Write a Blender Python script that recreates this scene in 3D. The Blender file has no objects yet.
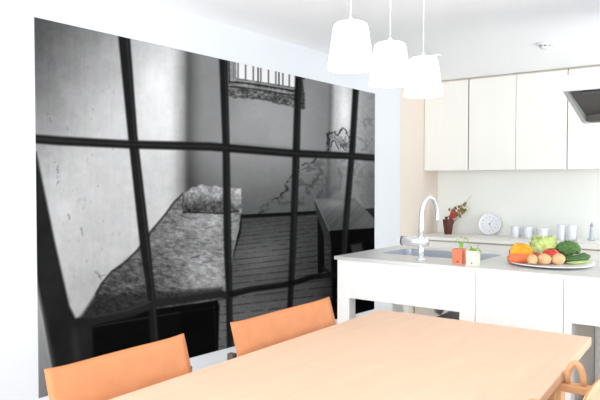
import bpy, bmesh, math, random
import numpy as np
from mathutils import Vector, Matrix, noise as mnoise

random.seed(7)
SC = bpy.context.scene
COL = SC.collection
PI = math.pi

# ------------------------------------------------------------ camera, sky, lights, exposure
cam_d = bpy.data.cameras.new('camera')
cam_d.sensor_width = 36.0
cam_d.lens = 37.89
cam_d.clip_start = 0.05
cam = bpy.data.objects.new('camera', cam_d)
COL.objects.link(cam)
cam.location = (0, 0, 1.35)
cam.rotation_euler = (math.radians(90 - 1.609), 0, math.radians(36.61))
SC.camera = cam

world = bpy.data.worlds.new('daylight')
SC.world = world
world.use_nodes = True
bg = world.node_tree.nodes['Background']
bg.inputs[0].default_value = (0.91, 0.955, 1.0, 1)
bg.inputs[1].default_value = 1.0


def area(name, loc, rot, sx, sy, power, color):
    l = bpy.data.lights.new(name, 'AREA')
    l.shape = 'RECTANGLE'
    l.size, l.size_y = sx, sy
    l.energy = power
    l.color = color
    o = bpy.data.objects.new(name, l)
    COL.objects.link(o)
    o.location = loc
    o.rotation_euler = rot
    return o


# added area lights, none in view: beside the kitchen, behind the camera, and upward fills
# that brighten the ceiling
area('daylight_fill', (3.4, 4.9, 1.5), (math.radians(90), 0, math.radians(90)), 3.0, 2.2, 92, (0.94, 0.97, 1.0))
area('ceiling_fill', (4.2, 4.8, 0.0), (math.radians(180), 0, 0), 2.6, 4.0, 440, (0.94, 0.97, 1.0))
area('daylight_fill', (-0.6, -4.5, 1.6), (math.radians(90), 0, 0), 6.0, 2.6, 260, (0.94, 0.97, 1.0))
area('ceiling_fill', (-0.6, -3.4, 0.0), (math.radians(180), 0, 0), 6.0, 3.0, 390, (0.94, 0.97, 1.0))

SC.view_settings.view_transform = 'Standard'
SC.view_settings.look = 'None'
SC.view_settings.gamma = 1.0
SC.view_settings.use_curve_mapping = False
SC.view_settings.exposure = 0.26


# ------------------------------------------------------------ materials
def lin(c):
    return c / 12.92 if c <= 0.04045 else ((c + 0.055) / 1.055) ** 2.4


def rgb(r, g, b):
    return (lin(r / 255), lin(g / 255), lin(b / 255), 1)


def mat(name, col, rough=0.6, metal=0.0, var=0.04, scale=12.0, stretch=(1, 1, 1), bump=0.0, spec=0.3, coat=0.0, trans=0.0, bscale=None):
    m = bpy.data.materials.new(name)
    m.use_nodes = True
    nt = m.node_tree
    p = nt.nodes['Principled BSDF']
    p.inputs['Roughness'].default_value = rough
    p.inputs['Metallic'].default_value = metal
    p.inputs['Specular IOR Level'].default_value = spec
    p.inputs['Coat Weight'].default_value = coat
    p.inputs['Transmission Weight'].default_value = trans
    tc = nt.nodes.new('ShaderNodeTexCoord')
    mp = nt.nodes.new('ShaderNodeMapping')
    mp.inputs['Scale'].default_value = stretch
    nz = nt.nodes.new('ShaderNodeTexNoise')
    nz.inputs['Scale'].default_value = scale
    nz.inputs['Detail'].default_value = 5
    rp = nt.nodes.new('ShaderNodeValToRGB')
    a = [max(0, c * (1 - var)) for c in col[:3]] + [1]
    b = [min(1, c * (1 + var)) for c in col[:3]] + [1]
    rp.color_ramp.elements[0].position = 0.3
    rp.color_ramp.elements[1].position = 0.7
    rp.color_ramp.elements[0].color = a
    rp.color_ramp.elements[1].color = b
    L = nt.links.new
    L(tc.outputs['Object'], mp.inputs[0])
    L(mp.outputs[0], nz.inputs['Vector'])
    L(nz.outputs[0], rp.inputs[0])
    L(rp.outputs[0], p.inputs['Base Color'])
    if bump:
        n2 = nz
        if bscale:
            n2 = nt.nodes.new('ShaderNodeTexNoise')
            n2.inputs['Scale'].default_value = bscale
            n2.inputs['Detail'].default_value = 4
            L(mp.outputs[0], n2.inputs['Vector'])
        bp = nt.nodes.new('ShaderNodeBump')
        bp.inputs['Strength'].default_value = bump
        bp.inputs['Distance'].default_value = 0.01
        L(n2.outputs[0], bp.inputs['Height'])
        L(bp.outputs[0], p.inputs['Normal'])
    return m


def glow(name, col, strength):
    m = bpy.data.materials.new(name)
    m.use_nodes = True
    p = m.node_tree.nodes['Principled BSDF']
    p.inputs['Base Color'].default_value = col
    p.inputs['Emission Color'].default_value = col
    p.inputs['Emission Strength'].default_value = strength
    p.inputs['Roughness'].default_value = 0.3
    return m


M = dict(
    wall=mat('white_wall_paint', rgb(224, 227, 231), 0.9, var=0.008, scale=3),
    ceil=mat('white_ceiling_paint', rgb(248, 249, 251), 0.95, var=0.006, scale=2),
    cream=mat('cream_wall_panel', rgb(230, 218, 206), 0.8, var=0.012, scale=3),
    back=mat('ivory_back_wall', rgb(246, 248, 243), 0.75, var=0.01, scale=3),
    floor=mat('pale_floorboards', rgb(241, 237, 231), 0.55, var=0.05, scale=4, stretch=(8, 1, 1)),
    base=mat('white_baseboard', rgb(240, 240, 240), 0.6, var=0.01),
    door=mat('white_cabinet_lacquer', rgb(243, 241, 234), 0.4, var=0.012, scale=2, stretch=(6, 6, 1)),
    edge=mat('pale_birch', rgb(224, 214, 202), 0.6, var=0.05),
    isl=mat('whitewashed_wood', rgb(246, 242, 238), 0.55, var=0.03, scale=5, stretch=(9, 9, 1)),
    steel=mat('brushed_steel', rgb(222, 221, 218), 0.42, 0.5, var=0.03, scale=10, stretch=(1, 12, 1)),
    basin=mat('steel_basin', rgb(200, 205, 212), 0.35, 0.7, var=0.03, scale=8),
    chrome=mat('chrome', rgb(238, 239, 242), 0.16, 0.65, var=0.01),
    table=mat('pale_beech_tabletop', rgb(232, 195, 166), 0.5, var=0.035, scale=3.5, stretch=(9, 0.7, 3), bump=0.02, spec=0.3),
    tedge=mat('beech_table_edge', rgb(224, 176, 130), 0.55, var=0.06, scale=5, stretch=(3, 1, 12)),
    wood=mat('beech_chair_wood', rgb(214, 166, 122), 0.5, var=0.07, scale=6, stretch=(2, 2, 8)),
    leather=mat('tan_leather', rgb(214, 142, 94), 0.55, var=0.05, scale=16, bump=0.12, bscale=220, spec=0.35),
    piping=mat('tan_leather_piping', rgb(206, 134, 82), 0.6, var=0.05),
    lit_leather=mat('lit_tan_leather', rgb(232, 190, 152), 0.55, var=0.05, scale=16, bump=0.1, bscale=220),  # same tan leather, paled to stand for the light on it
    bracket=mat('dark_metal', rgb(92, 84, 78), 0.5, 0.3, var=0.05),
    white=mat('white_porcelain', rgb(246, 246, 246), 0.2, var=0.006, spec=0.5),
    cupw=mat('cool_white_porcelain', rgb(236, 239, 246), 0.3, var=0.01, spec=0.5),
    ink=mat('grey_print', rgb(186, 192, 202), 0.6, var=0.02),
    inkd=mat('dark_hand', rgb(110, 112, 120), 0.6, var=0.02),
    glass=mat('clear_glass', rgb(232, 240, 246), 0.05, var=0.0, trans=0.5, spec=0.5),
    orange_pot=mat('orange_clay_pot', rgb(232, 132, 100), 0.7, var=0.05, scale=30),
    cream_pot=mat('cream_clay_pot', rgb(246, 240, 212), 0.7, var=0.03, scale=30),
    soil=mat('potting_soil', rgb(74, 58, 44), 0.95, var=0.3, scale=120, bump=0.6),
    hole=mat('dark_hole', rgb(58, 50, 44), 0.9, var=0.1),
    leaf=mat('seedling_leaf', rgb(132, 176, 62), 0.55, var=0.14, scale=40),
    stemg=mat('seedling_stem', rgb(172, 196, 120), 0.6, var=0.08),
    maroon=mat('maroon_glaze', rgb(92, 46, 42), 0.45, var=0.08, scale=14),
    coral=mat('coral_petals', rgb(222, 110, 88), 0.8, var=0.14, scale=50),
    twig=mat('dry_twig', rgb(112, 96, 62), 0.85, var=0.15),
    bud=mat('dry_olive_bud', rgb(138, 122, 66), 0.85, var=0.35, scale=60),
    carrot=mat('carrot_skin', rgb(232, 118, 74), 0.5, var=0.08, scale=30, stretch=(4, 1, 1), bump=0.1),
    pump=mat('pumpkin_flesh', rgb(248, 172, 44), 0.6, var=0.12, scale=40, bump=0.5),
    rind=mat('pumpkin_rind', rgb(66, 88, 50), 0.6, var=0.2, scale=30),
    seed=mat('pumpkin_seed', rgb(250, 214, 130), 0.6, var=0.05),
    lettuce=mat('lettuce_leaf', rgb(206, 222, 140), 0.5, var=0.22, scale=34, bump=0.3),
    lrib=mat('lettuce_rib', rgb(236, 244, 196), 0.5, var=0.04),
    brocc=mat('broccoli_floret', rgb(98, 136, 78), 0.85, var=0.34, scale=70, bump=0.8, bscale=180),
    brstem=mat('broccoli_stalk', rgb(158, 188, 108), 0.6, var=0.08),
    tomato=mat('tomato_skin', rgb(220, 62, 52), 0.2, var=0.07, scale=12, spec=0.5),
    calyx=mat('tomato_calyx', rgb(84, 124, 50), 0.7, var=0.1),
    potato=mat('potato_skin', rgb(224, 184, 138), 0.8, var=0.09, scale=40, bump=0.25),
    cuke=mat('cucumber_skin', rgb(70, 104, 56), 0.4, var=0.25, scale=24, stretch=(1, 6, 6), bump=0.2),
    bean=mat('pale_green_bean', rgb(188, 204, 128), 0.5, var=0.1, scale=20),
    hoodw=mat('pale_enamel', rgb(206, 209, 221), 0.35, var=0.01),
    hoodt=mat('aluminium_trim', rgb(186, 187, 186), 0.4, 0.6, var=0.02),
    hoodd=mat('charcoal_filter', rgb(76, 74, 72), 0.5, 0.5, var=0.12, scale=10),
    plastic=mat('white_plastic', rgb(240, 240, 240), 0.5, var=0.01),
    sensor=mat('grey_sensor', rgb(110, 112, 116), 0.5, var=0.05),
    cordm=mat('pale_lamp_cord', rgb(206, 208, 214), 0.6, var=0.02),
    grey=mat('grey_plastic', rgb(150, 152, 154), 0.5, var=0.03),
    shade=glow('lit_opal_glass', (1.0, 0.985, 0.96, 1), 1.2),
    bulb=glow('lamp_bulb', (1.0, 0.96, 0.9, 1), 3.0),
)


# ------------------------------------------------------------ mesh helpers
def new(name, bm, m, parent=None, smooth=False, loc=None, rot=None):
    me = bpy.data.meshes.new(name)
    bmesh.ops.recalc_face_normals(bm, faces=bm.faces[:])
    bm.to_mesh(me)
    bm.free()
    if smooth:
        for p in me.polygons:
            p.use_smooth = True
    for x in (m if isinstance(m, (list, tuple)) else [m]):
        me.materials.append(x)
    o = bpy.data.objects.new(name, me)
    COL.objects.link(o)
    if parent:
        o.parent = parent
    if loc is not None:
        o.location = loc
    if rot is not None:
        o.rotation_euler = rot
    return o


def box(bm, x0, x1, y0, y1, z0, z1, bev=0.0, seg=2):
    t = bmesh.new()
    bmesh.ops.create_cube(t, size=1)
    for v in t.verts:
        v.co = Vector(((x0 + x1) / 2 + v.co.x * (x1 - x0), (y0 + y1) / 2 + v.co.y * (y1 - y0), (z0 + z1) / 2 + v.co.z * (z1 - z0)))
    if bev:
        bmesh.ops.bevel(t, geom=t.edges[:], offset=bev, segments=seg, affect='EDGES', profile=0.5)
    merge(bm, t)
    return bm


def merge(bm, t, mx=None):
    if mx is not None:
        bmesh.ops.transform(t, matrix=mx, verts=t.verts[:])
    me = bpy.data.meshes.new('tmp')
    t.to_mesh(me)
    t.free()
    bm.from_mesh(me)
    bpy.data.meshes.remove(me)


def bx(x0, x1, y0, y1, z0, z1, bev=0.0, seg=2):
    return box(bmesh.new(), x0, x1, y0, y1, z0, z1, bev, seg)


def lathe(prof, n=32, bm=None, mx=None, a0=0.0, a1=2 * PI):
    t = bmesh.new()
    full = abs(a1 - a0 - 2 * PI) < 1e-6
    k = n if full else n + 1
    rings = []
    for r, z in prof:
        if r < 1e-6:
            rings.append([t.verts.new((0, 0, z))])
        else:
            rings.append([t.verts.new((r * math.cos(a0 + (a1 - a0) * i / n), r * math.sin(a0 + (a1 - a0) * i / n), z)) for i in range(k)])
    for A, B in zip(rings, rings[1:]):
        for i in range(n):
            j = (i + 1) % k
            if len(A) == 1 and len(B) == 1:
                continue
            if len(A) == 1:
                t.faces.new((A[0], B[i], B[j]))
            elif len(B) == 1:
                t.faces.new((A[i], A[j], B[0]))
            else:
                t.faces.new((A[i], A[j], B[j], B[i]))
    bm = bm or bmesh.new()
    merge(bm, t, mx)
    return bm


def tube(pts, rad, n=12, bm=None, cap=True, squash=None):
    """A round bar along pts; rad a number or a list."""
    bm = bm or bmesh.new()
    pts = [Vector(p) for p in pts]
    rr = rad if isinstance(rad, (list, tuple)) else [rad] * len(pts)
    tang = []
    for i in range(len(pts)):
        a = pts[max(i - 1, 0)]
        b = pts[min(i + 1, len(pts) - 1)]
        tang.append((b - a).normalized())
    up = Vector((0, 0, 1)) if abs(tang[0].z) < 0.9 else Vector((1, 0, 0))
    u = tang[0].cross(up).normalized()
    rings = []
    for p, d, r in zip(pts, tang, rr):
        u = (u - d * u.dot(d)).normalized()
        w = d.cross(u)
        sq = squash or 1.0
        rings.append([bm.verts.new(p + (u * math.cos(2 * PI * i / n) + w * math.sin(2 * PI * i / n) * sq) * r) for i in range(n)])
    for A, B in zip(rings, rings[1:]):
        for i in range(n):
            bm.faces.new((A[i], A[(i + 1) % n], B[(i + 1) % n], B[i]))
    if cap:
        bm.faces.new(rings[0][::-1])
        bm.faces.new(rings[-1])
    return bm


def blob(r, sub=3, amp=0.0, freq=3.0, sc=(1, 1, 1), seed=0.0, bm=None, mx=None):
    t = bmesh.new()
    bmesh.ops.create_icosphere(t, subdivisions=sub, radius=1)
    for v in t.verts:
        k = 1 + amp * mnoise.noise(v.co * freq + Vector((seed, seed * 2.3, -seed)))
        v.co = Vector((v.co.x * sc[0], v.co.y * sc[1], v.co.z * sc[2])) * (r * k)
    bm = bm or bmesh.new()
    merge(bm, t, mx)
    return bm


def prism(poly, axis, a, b, bev=0.0):
    """Polygon in the plane across axis ('x': (y,z), 'y': (x,z), 'z': (x,y)) pulled from a to b."""
    bm = bmesh.new()

    def P(p, t):
        return {'x': (t, p[0], p[1]), 'y': (p[0], t, p[1]), 'z': (p[0], p[1], t)}[axis]
    A = [bm.verts.new(P(p, a)) for p in poly]
    B = [bm.verts.new(P(p, b)) for p in poly]
    n = len(poly)
    bm.faces.new(A[::-1])
    bm.faces.new(B)
    for i in range(n):
        bm.faces.new((A[i], A[(i + 1) % n], B[(i + 1) % n], B[i]))
    bmesh.ops.recalc_face_normals(bm, faces=bm.faces[:])
    if bev:
        bmesh.ops.bevel(bm, geom=bm.edges[:], offset=bev, segments=2, affect='EDGES', profile=0.5)
    return bm


def tag(o, label, cat, group=None):
    o['label'] = label
    o['category'] = cat
    if group:
        o['group'] = group
    return o


def thing(name, loc, label, cat, group=None, rz=0.0):
    o = bpy.data.objects.new(name, None)
    COL.objects.link(o)
    o.empty_display_size = 0.05
    o.location = loc
    o.rotation_euler = (0, 0, rz)
    return tag(o, label, cat, group)


def struct(name, bm, m):
    o = new(name, bm, m)
    o['kind'] = 'structure'
    return o


def copy_tree(o, parent=None):
    c = o.copy()
    COL.objects.link(c)
    if parent:
        c.parent = parent
    for ch in list(o.children):
        copy_tree(ch, c)
    return c


# ------------------------------------------------------------ the room
XL = -2.9155          # face of the left wall
YB = 6.49             # face of the back wall
CEIL = 2.4
struct('floor', bx(-3.1, 2.5, -1.6, YB + 0.1, -0.08, 0), M['floor'])
struct('ceiling', bx(-3.1, 2.5, -1.6, YB + 0.1, CEIL, CEIL + 0.08), M['ceil'])
struct('wall_left', bx(XL - 0.15, XL, -1.6, 5.575, 0, CEIL), M['wall'])
struct('wall_alcove', bx(XL - 0.15, XL - 0.012, 5.575, YB, 0, CEIL), M['cream'])
struct('wall_back', bx(-3.1, 2.5, YB, YB + 0.1, 0, CEIL), M['back'])
struct('wall_right', bx(2.4, 2.5, -1.6, 3.5, 0, CEIL), M['wall'])  # out of view; added to keep side light off table and chairs
bm = bx(2.4, 2.5, 3.5, YB, 0, 0.5)
box(bm, 2.4, 2.5, 3.5, YB, 2.2, CEIL)
box(bm, 2.4, 2.5, 6.2, YB, 0.5, 2.2)
struct('wall_right_open_side', bm, M['wall'])  # out of view; opening shaped to let the added light reach the kitchen
struct('baseboard_left', bx(XL, XL + 0.012, -1.6, 5.575, 0, 0.09, 0.003), M['base'])

# ------------------------------------------------------------ the printed wall mural
# A black and white print of a prison cell seen through bars: flat artwork on one wall panel. Grey values are the ink of
# the print; the picture is drawn in its own picture units (x right, y down), spread over the panel by one fixed matrix.
MY0, MY1, MZT = 1.730, 5.070, 2.161
NU, NV = 640, 420
HM = np.array([[347.59634794, -4.74313038, -532.10651597], [82.33713631, -358.59309442, 662.46999343], [0.45175778, -0.01581043, 1.0]])
uu, vv = np.meshgrid(np.linspace(0, 1, NU + 1), np.linspace(0, 1, NV + 1), indexing='ij')
WY = MY0 + (MY1 - MY0) * uu
WZB = 0.272 + (0.178 - 0.272) * uu
WZ = WZB + (MZT - WZB) * vv
q = HM @ np.stack([WY.ravel(), WZ.ravel(), np.ones(WY.size)])
PX, PY = (q[0] / q[2]), (q[1] / q[2])


def vnoise(x, y, seed):
    r = np.random.RandomState(seed).rand(256, 256)
    xi, yi = np.floor(x).astype(int), np.floor(y).astype(int)
    fx, fy = x - xi, y - yi
    fx, fy = fx * fx * (3 - 2 * fx), fy * fy * (3 - 2 * fy)
    g = lambda a, b: r[a % 256, b % 256]
    return (g(xi, yi) * (1 - fx) + g(xi + 1, yi) * fx) * (1 - fy) + (g(xi, yi + 1) * (1 - fx) + g(xi + 1, yi + 1) * fx) * fy


def fbm(x, y, seed, octv=4):
    s, a, t = 0, 1, 0
    for k in range(octv):
        s = s + a * vnoise(x * 2 ** k, y * 2 ** k, seed + k)
        t += a
        a *= 0.55
    return s / t - 0.5


def sst(a, b, x):
    t = np.clip((x - a) / (b - a), 0, 1)
    return t * t * (3 - 2 * t)


def seg_d(ax, ay, bx_, by_):
    dx, dy = bx_ - ax, by_ - ay
    t = np.clip(((PX - ax) * dx + (PY - ay) * dy) / (dx * dx + dy * dy + 1e-9), 0, 1)
    return np.hypot(PX - ax - t * dx, PY - ay - t * dy), t


def poly(pts, f=0.8):
    """soft mask of a polygon"""
    d = np.full(PX.shape, 1e9)
    ins = np.zeros(PX.shape, bool)
    n = len(pts)
    for i in range(n):
        (x0, y0), (x1, y1) = pts[i], pts[(i + 1) % n]
        d = np.minimum(d, seg_d(x0, y0, x1, y1)[0])
        if y0 != y1:
            c_ = ((y0 > PY) != (y1 > PY)) & (PX < (x1 - x0) * (PY - y0) / (y1 - y0) + x0)
            ins ^= c_
    sd_ = np.where(ins, d, -d)
    return sst(-f, f, sd_)


def stroke(pts, w, f=0.7):
    """soft line; w one width or one per point; also returns side offset"""
    m = np.zeros(PX.shape)
    ww = w if isinstance(w, (list, tuple)) else [w] * len(pts)
    for (a_, b_, wa, wb) in zip(pts, pts[1:], ww, ww[1:]):
        d, t = seg_d(*a_, *b_)
        m = np.maximum(m, 1 - sst(-f, f, d - (wa + (wb - wa) * t) / 2))
    return m


def rough(pts, w, f=0.7, amp=2.2, cut=0.0, seed=90):
    """a stroke with a wandering, broken edge"""
    global PX, PY
    ox_, oy_ = PX, PY
    wx, wy = amp * 2 * fbm(ox_ / 4.5, oy_ / 4.5, seed, 3), amp * 2 * fbm(ox_ / 4.5, oy_ / 4.5, seed + 7, 3)
    PX, PY = ox_ + wx, oy_ + wy
    m = stroke(pts, w, f)
    PX, PY = ox_, oy_
    if cut is not None:
        m = m * sst(cut - 0.14, cut + 0.1, fbm(ox_ / 3, oy_ / 3, seed + 13, 2))
    return m


def rough_poly(pts, f, amp, seed):
    global PX, PY
    ox_, oy_ = PX, PY
    PX, PY = ox_ + amp * 2 * fbm(ox_ / 5, oy_ / 5, seed, 3), oy_ + amp * 2 * fbm(ox_ / 5, oy_ / 5, seed + 5, 3)
    m = poly(pts, f)
    PX, PY = ox_, oy_
    return m


def interp(xs, pts):
    return np.interp(xs, [p[0] for p in pts], [p[1] for p in pts])


n1 = fbm(PX / 26, PY / 26, 1)
n2 = fbm(PX / 7, PY / 7, 9)
n3 = fbm(PX / 2.2, PY / 2.2, 17, 3)
G = np.full(PX.shape, 0.5)


def put(m, val):
    global G
    G = G * (1 - m) + val * m


# back wall of the cell
bwv = 0.53 + 0.11 * np.exp(-((PX - 268) / 52) ** 2 - ((PY - 120) / 55) ** 2) - 0.14 * sst(205, 186, PX) - 0.04 * sst(290, 330, PX)
bwv = bwv - 0.15 * sst(146, 215, PY) - 0.05 * sst(215, 188, PX) * sst(120, 180, PY)
G[:] = bwv + 0.05 * n1 + 0.025 * n2 + 0.02 * n3
# left wall
lw = [(20, 0), (186.5, 0), (186.5, 190), (176, 204), (150, 232), (136, 252), (112, 272), (84, 312), (74, 322), (60, 420), (20, 420)]
gx = sst(30, 150, PX)
lwv = 0.29 + 0.50 * sst(-5, 150, PX * 0.85 + PY * 0.55 - 30)
lwv = lwv + 0.15 * np.exp(-((PX - 162) / 26) ** 2 - ((PY - 100) / 62) ** 2) + 0.03 * np.exp(-((PX - 128) / 30) ** 2 - ((PY - 165) / 40) ** 2) - 0.07 * sst(200, 310, PY)
lwv = lwv + 0.08 * n1 + 0.05 * n2 + 0.03 * n3 + 0.05 * fbm(PX / 3, PY / 24, 23)
lwv = lwv - (0.36 + 0.06 * sst(120, 180, PY)) * sst(167, 192, PX)
put(poly(lw, 3.0), lwv)
put(stroke([(188.5, 40), (188, 188)], 5, 5) * 0.5, 0.30)
# small scratches and specks on the left wall
rs = np.random.RandomState(4)
for k in range(60):
    x_, y_ = rs.uniform(40, 120), rs.uniform(45, 300)
    L_ = rs.uniform(0.3, 3)
    put(stroke([(x_, y_), (x_ + rs.uniform(-0.6, 1.2), y_ + L_)], rs.uniform(0.6, 1.5), 0.9) * rs.uniform(0.1, 0.32), 0.36)
for a_, b_ in (((47, 113), (51, 123)), ((55, 162), (58, 172)), ((58, 176), (57, 186)), ((67, 214), (69, 219)), ((95, 272), (101, 279)), ((99, 276), (104, 274)), ((66, 300), (67, 306)), ((80, 228), (82, 236))):
    put(rough([a_, b_], 1.3, 0.9, 1.5, -0.08) * 0.6, 0.33)
# right wall
rw = [(331.5, 60), (420, 60), (420, 330), (326, 330), (326.5, 205), (329, 150)]
rwv = 0.68 + 0.30 * np.exp(-((PX - 344) / 8.5) ** 2 - ((PY - 108) / 34) ** 2) - 0.12 * sst(354, 374, PX) - 0.16 * sst(118, 205, PY)
rwv = rwv + 0.16 * n2 * sst(95, 150, PY) + 0.08 * n3 + 0.10 * n1
rwv = rwv - 0.12 * sst(150, 160, PY) * sst(346, 330, PX)
put(poly(rw, 1.6), rwv)
put(stroke([(331.5, 80), (330, 130), (328, 170), (326.5, 212)], [3, 4, 3, 3], 2.5) * 0.45, 0.26)
# stains on the right wall, flaking patch
put(sst(0.05, 0.22, n2 + 0.5 * n3 - 0.02) * poly([(352, 120), (376, 112), (376, 222), (338, 205), (334, 165)], 6) * 0.45, 0.36)
flake = [(327, 150), (327, 138), (330, 133), (334, 132), (337, 137), (340, 130), (343, 129), (346, 134), (349, 138), (350, 150), (347, 152), (342, 145), (338, 149), (334, 141), (331, 139), (329, 150)]
put(poly(flake, 2.5) * 0.5 * sst(-0.1, 0.15, n3 + n2), 0.40)
for a_, b_ in zip(flake, flake[1:]):
    put(rough([a_, b_], 1.3, 0.8, 3.0, -0.06, 101) * 0.85, 0.16)
put(rough([(327.5, 134), (328, 150)], 3.2, 1.2, 3.0, -0.02) * 0.8, 0.14)
put(rough([(338, 134), (345, 146), (350, 141)], 1.4, 0.8, 4, 0.0, 120) * 0.7, 0.25)
put(rough([(334, 135), (336, 141), (341, 143), (346, 148)], 1.6, 1, 4, 0.0, 130) * 0.6, 0.3)
put(stroke([(338, 168), (341, 178), (339, 190)], 1.2, 1.2) * 0.45, 0.3)
# crack running down the back wall
put(sst(0.02, 0.2, n2 + 0.4 * n3) * poly([(262, 212), (276, 196), (300, 168), (316, 158), (328, 165), (327, 212)], 8) * 0.5, 0.24)
put(rough([(316, 157), (311, 162), (304, 164.5), (297, 168), (291, 176), (285.5, 184), (287, 189), (279, 197), (271, 200)], [0.8, 1.6, 2.2, 1.6, 1.4, 1.6, 1.8, 2.4, 1], 0.8, 2.6, -0.08, 140) * 0.8, 0.14)
put(rough([(312, 164), (304, 170), (299, 172)], 1.3, 0.8, 2.5, -0.05, 150) * 0.6, 0.2)
put(rough([(286, 190), (280, 198), (268, 205), (258, 211)], 2.2, 1.2, 4, 0.0, 160) * 0.5, 0.2)
put(rough([(318, 170), (308, 190), (296, 205)], 5, 3, 6, 0.06, 170) * 0.35, 0.2)
put(rough([(326, 180), (318, 200)], 5, 3, 6, 0.04, 180) * 0.35, 0.2)
put(stroke([(259, 213), (263, 211)], 2.4, 1) * 0.6, 0.16)
# barred window with its worn sill
put(poly([(227, 52), (304.5, 70), (304.5, 108), (292, 107), (270, 101), (250, 99), (228, 96)], 1.2), 0.42 + 0.5 * n3 + 0.35 * n2 + 0.3 * fbm((PX + PY * 0.2) / 9, (PY - 0.16 * PX) / 1.6, 44))
put(poly([(228, 58), (235.5, 60), (235.5, 82), (228, 84)], 0.8), 0.58 + 0.1 * n3)
put(stroke([(228.6, 58), (229, 84)], 1.3, 0.6) * 0.85, 0.16)
put(stroke([(233, 58), (233.3, 80)], 1.0, 0.6) * 0.6, 0.36)
put(poly([(235.5, 50), (296, 70), (296, 87.5), (236, 78)], 0.7), 0.97)
for x_ in (237.6, 245.2, 252.8, 260.4, 268, 275.4, 282.4, 288.8):
    put(stroke([(x_, 55), (x_, interp(x_, [(236, 77.5), (296, 87)]))], 1.5, 0.6) * 0.88, 0.33)
for x_ in (257.6, 278.5):
    put(stroke([(x_, 55), (x_, interp(x_, [(236, 81), (296, 89)]))], 1.5, 0.5) * 0.9, 0.18)
put(stroke([(232, 79.5), (256, 83), (297, 89.5)], 1.6, 0.6) * 0.8, 0.62)
put(stroke([(229, 81.8), (256, 84.6), (297, 91.6)], 1.5, 0.6) * 0.85, 0.14)
put(stroke([(229, 84.5), (256, 87.5), (297, 94)], 1.6, 0.7) * 0.55, 0.66)
put(stroke([(229, 86.6), (256, 89.4), (297, 96)], 1.4, 0.6) * 0.8, 0.2)
put(rough([(229, 97), (248, 99.5), (256, 98), (272, 101.5), (292, 106), (304, 108)], 1.6, 0.8, 2.2, -0.1) * 0.7, 0.24)
put(stroke([(300.5, 76), (302.5, 108)], 3.2, 0.9) * 0.7, 0.2)
put(stroke([(303.6, 80), (304.2, 92)], 1.4, 0.8) * 0.6, 0.7)
# floor
fl = [(236, 216), (330, 211), (420, 205), (420, 440), (200, 440), (222, 290)]
flv = 0.25 + 0.02 * sst(214, 232, PY) + 0.15 * np.exp(-((PX - 264) / 34) ** 2 - ((PY - 258) / 26) ** 2) + 0.17 * sst(255, 325, PY) * sst(330, 300, PX) + 0.06 * n3 + 0.09 * fbm(PX / 40, (PY + 0.12 * PX) / 1.6, 33)
flv = flv - 0.10 * sst(318, 340, PX)
put(poly(fl, 0.8), flv)
yy_ = 220.0
step = 3.0
while yy_ < 380:
    dash = sst(-0.22, 0.0, fbm(PX / 6, np.full(PX.shape, yy_), 51, 2))
    put(stroke([(200, yy_ + 4.2), (335, yy_ - 11)], min(0.95, 0.4 + step * 0.06), 0.55) * dash * (0.62 if yy_ > 236 else 0.3), 0.11)
    yy_ += step
    step = min(8.0, step * 1.06)
put(stroke([(240, 216.4), (280, 214.5), (316, 212.6), (331, 211.8)], 3.6, 0.8), 0.09)
# bed: shaded side, blanket, pillow, front board
put(poly([(238, 212), (241.5, 214), (240.5, 232), (233, 256), (224, 275), (225, 262), (234, 240)], 1.2) * 0.9, 0.08)
bed = [(182, 192.5), (190, 190), (241, 208), (239.6, 216), (237.4, 233), (232.6, 251), (228.5, 272), (226, 297), (200, 304), (150, 311), (92, 318), (88, 314), (97, 291), (101, 283), (112, 270), (126, 261), (137, 250), (150, 232), (166, 212.5), (173, 202)]
fib = fbm((PX + 0.55 * PY) / 7, (PY - 0.22 * PX) / 2.1, 61, 4)
bdv = 0.43 + 0.12 * np.exp(-((PX - 212) / 30) ** 2 - ((PY - 226) / 16) ** 2) + 0.05 * sst(150, 215, PX) + 0.16 * np.exp(-((PX - 206) / 22) ** 2 - ((PY - 272) / 22) ** 2)
bdv = bdv - 0.15 * sst(205, 118, PX) * sst(235, 285, PY) - 0.05 * sst(280, 300, PY)
put(rough_poly(bed, 1.0, 1.3, 83), bdv + 0.025 + 0.36 * fib + 0.16 * n3 + 0.14 * n2 + 0.16 * fbm((PX + 0.5 * PY) / 3.0, (PY - 0.2 * PX) / 1.1, 66, 3))
put(stroke([(182, 194), (173, 203), (166, 213), (150, 232.5), (137, 250.5), (125, 262), (111, 271.5), (101, 284), (96, 294)], [1.5, 1.8, 1.8, 2, 2, 1.4, 1.4, 2.5, 3], 1.2) * 0.75, 0.13)
put(stroke([(240.6, 210), (238.8, 222), (234, 246), (229, 268)], 1.6, 0.9) * 0.5, 0.62)
for k in range(60):
    x_, y_ = rs.uniform(120, 232), rs.uniform(214, 296)
    put(stroke([(x_, y_), (x_ + rs.uniform(2, 9), y_ - rs.uniform(-0.5, 2.2))], rs.uniform(0.6, 1.4), 0.8) * poly(bed, 1.5) * rs.uniform(0.2, 0.6), 0.2 if k % 2 else 0.62)
put(rough_poly([(183, 199), (186, 192), (191, 187.5), (202, 185.4), (216, 186), (228, 188.2), (240.4, 188.6), (240.8, 206), (236, 211), (222, 213), (208, 211.5), (196, 212.5), (184, 212)], 1.0, 1.6, 77), 0.62 - 0.32 * sst(190, 210, PY - 0.02 * PX + 4) + 0.34 * n2 + 0.36 * n3 + 0.14 * sst(228, 240, PX))
put(stroke([(183, 212), (200, 212.6), (222, 213.2), (238, 211)], 1.7, 0.9) * 0.8, 0.10)
put(stroke([(183, 196), (182, 206), (184, 212)], 1.6, 1.0) * 0.6, 0.17)
put(poly([(84, 312), (97, 292), (104, 296), (150, 292), (190, 290), (222, 287), (226, 298), (190, 302), (152, 309), (100, 318), (84, 330)], 3.0) * 0.80, 0.17 + 0.12 * n3)
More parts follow.
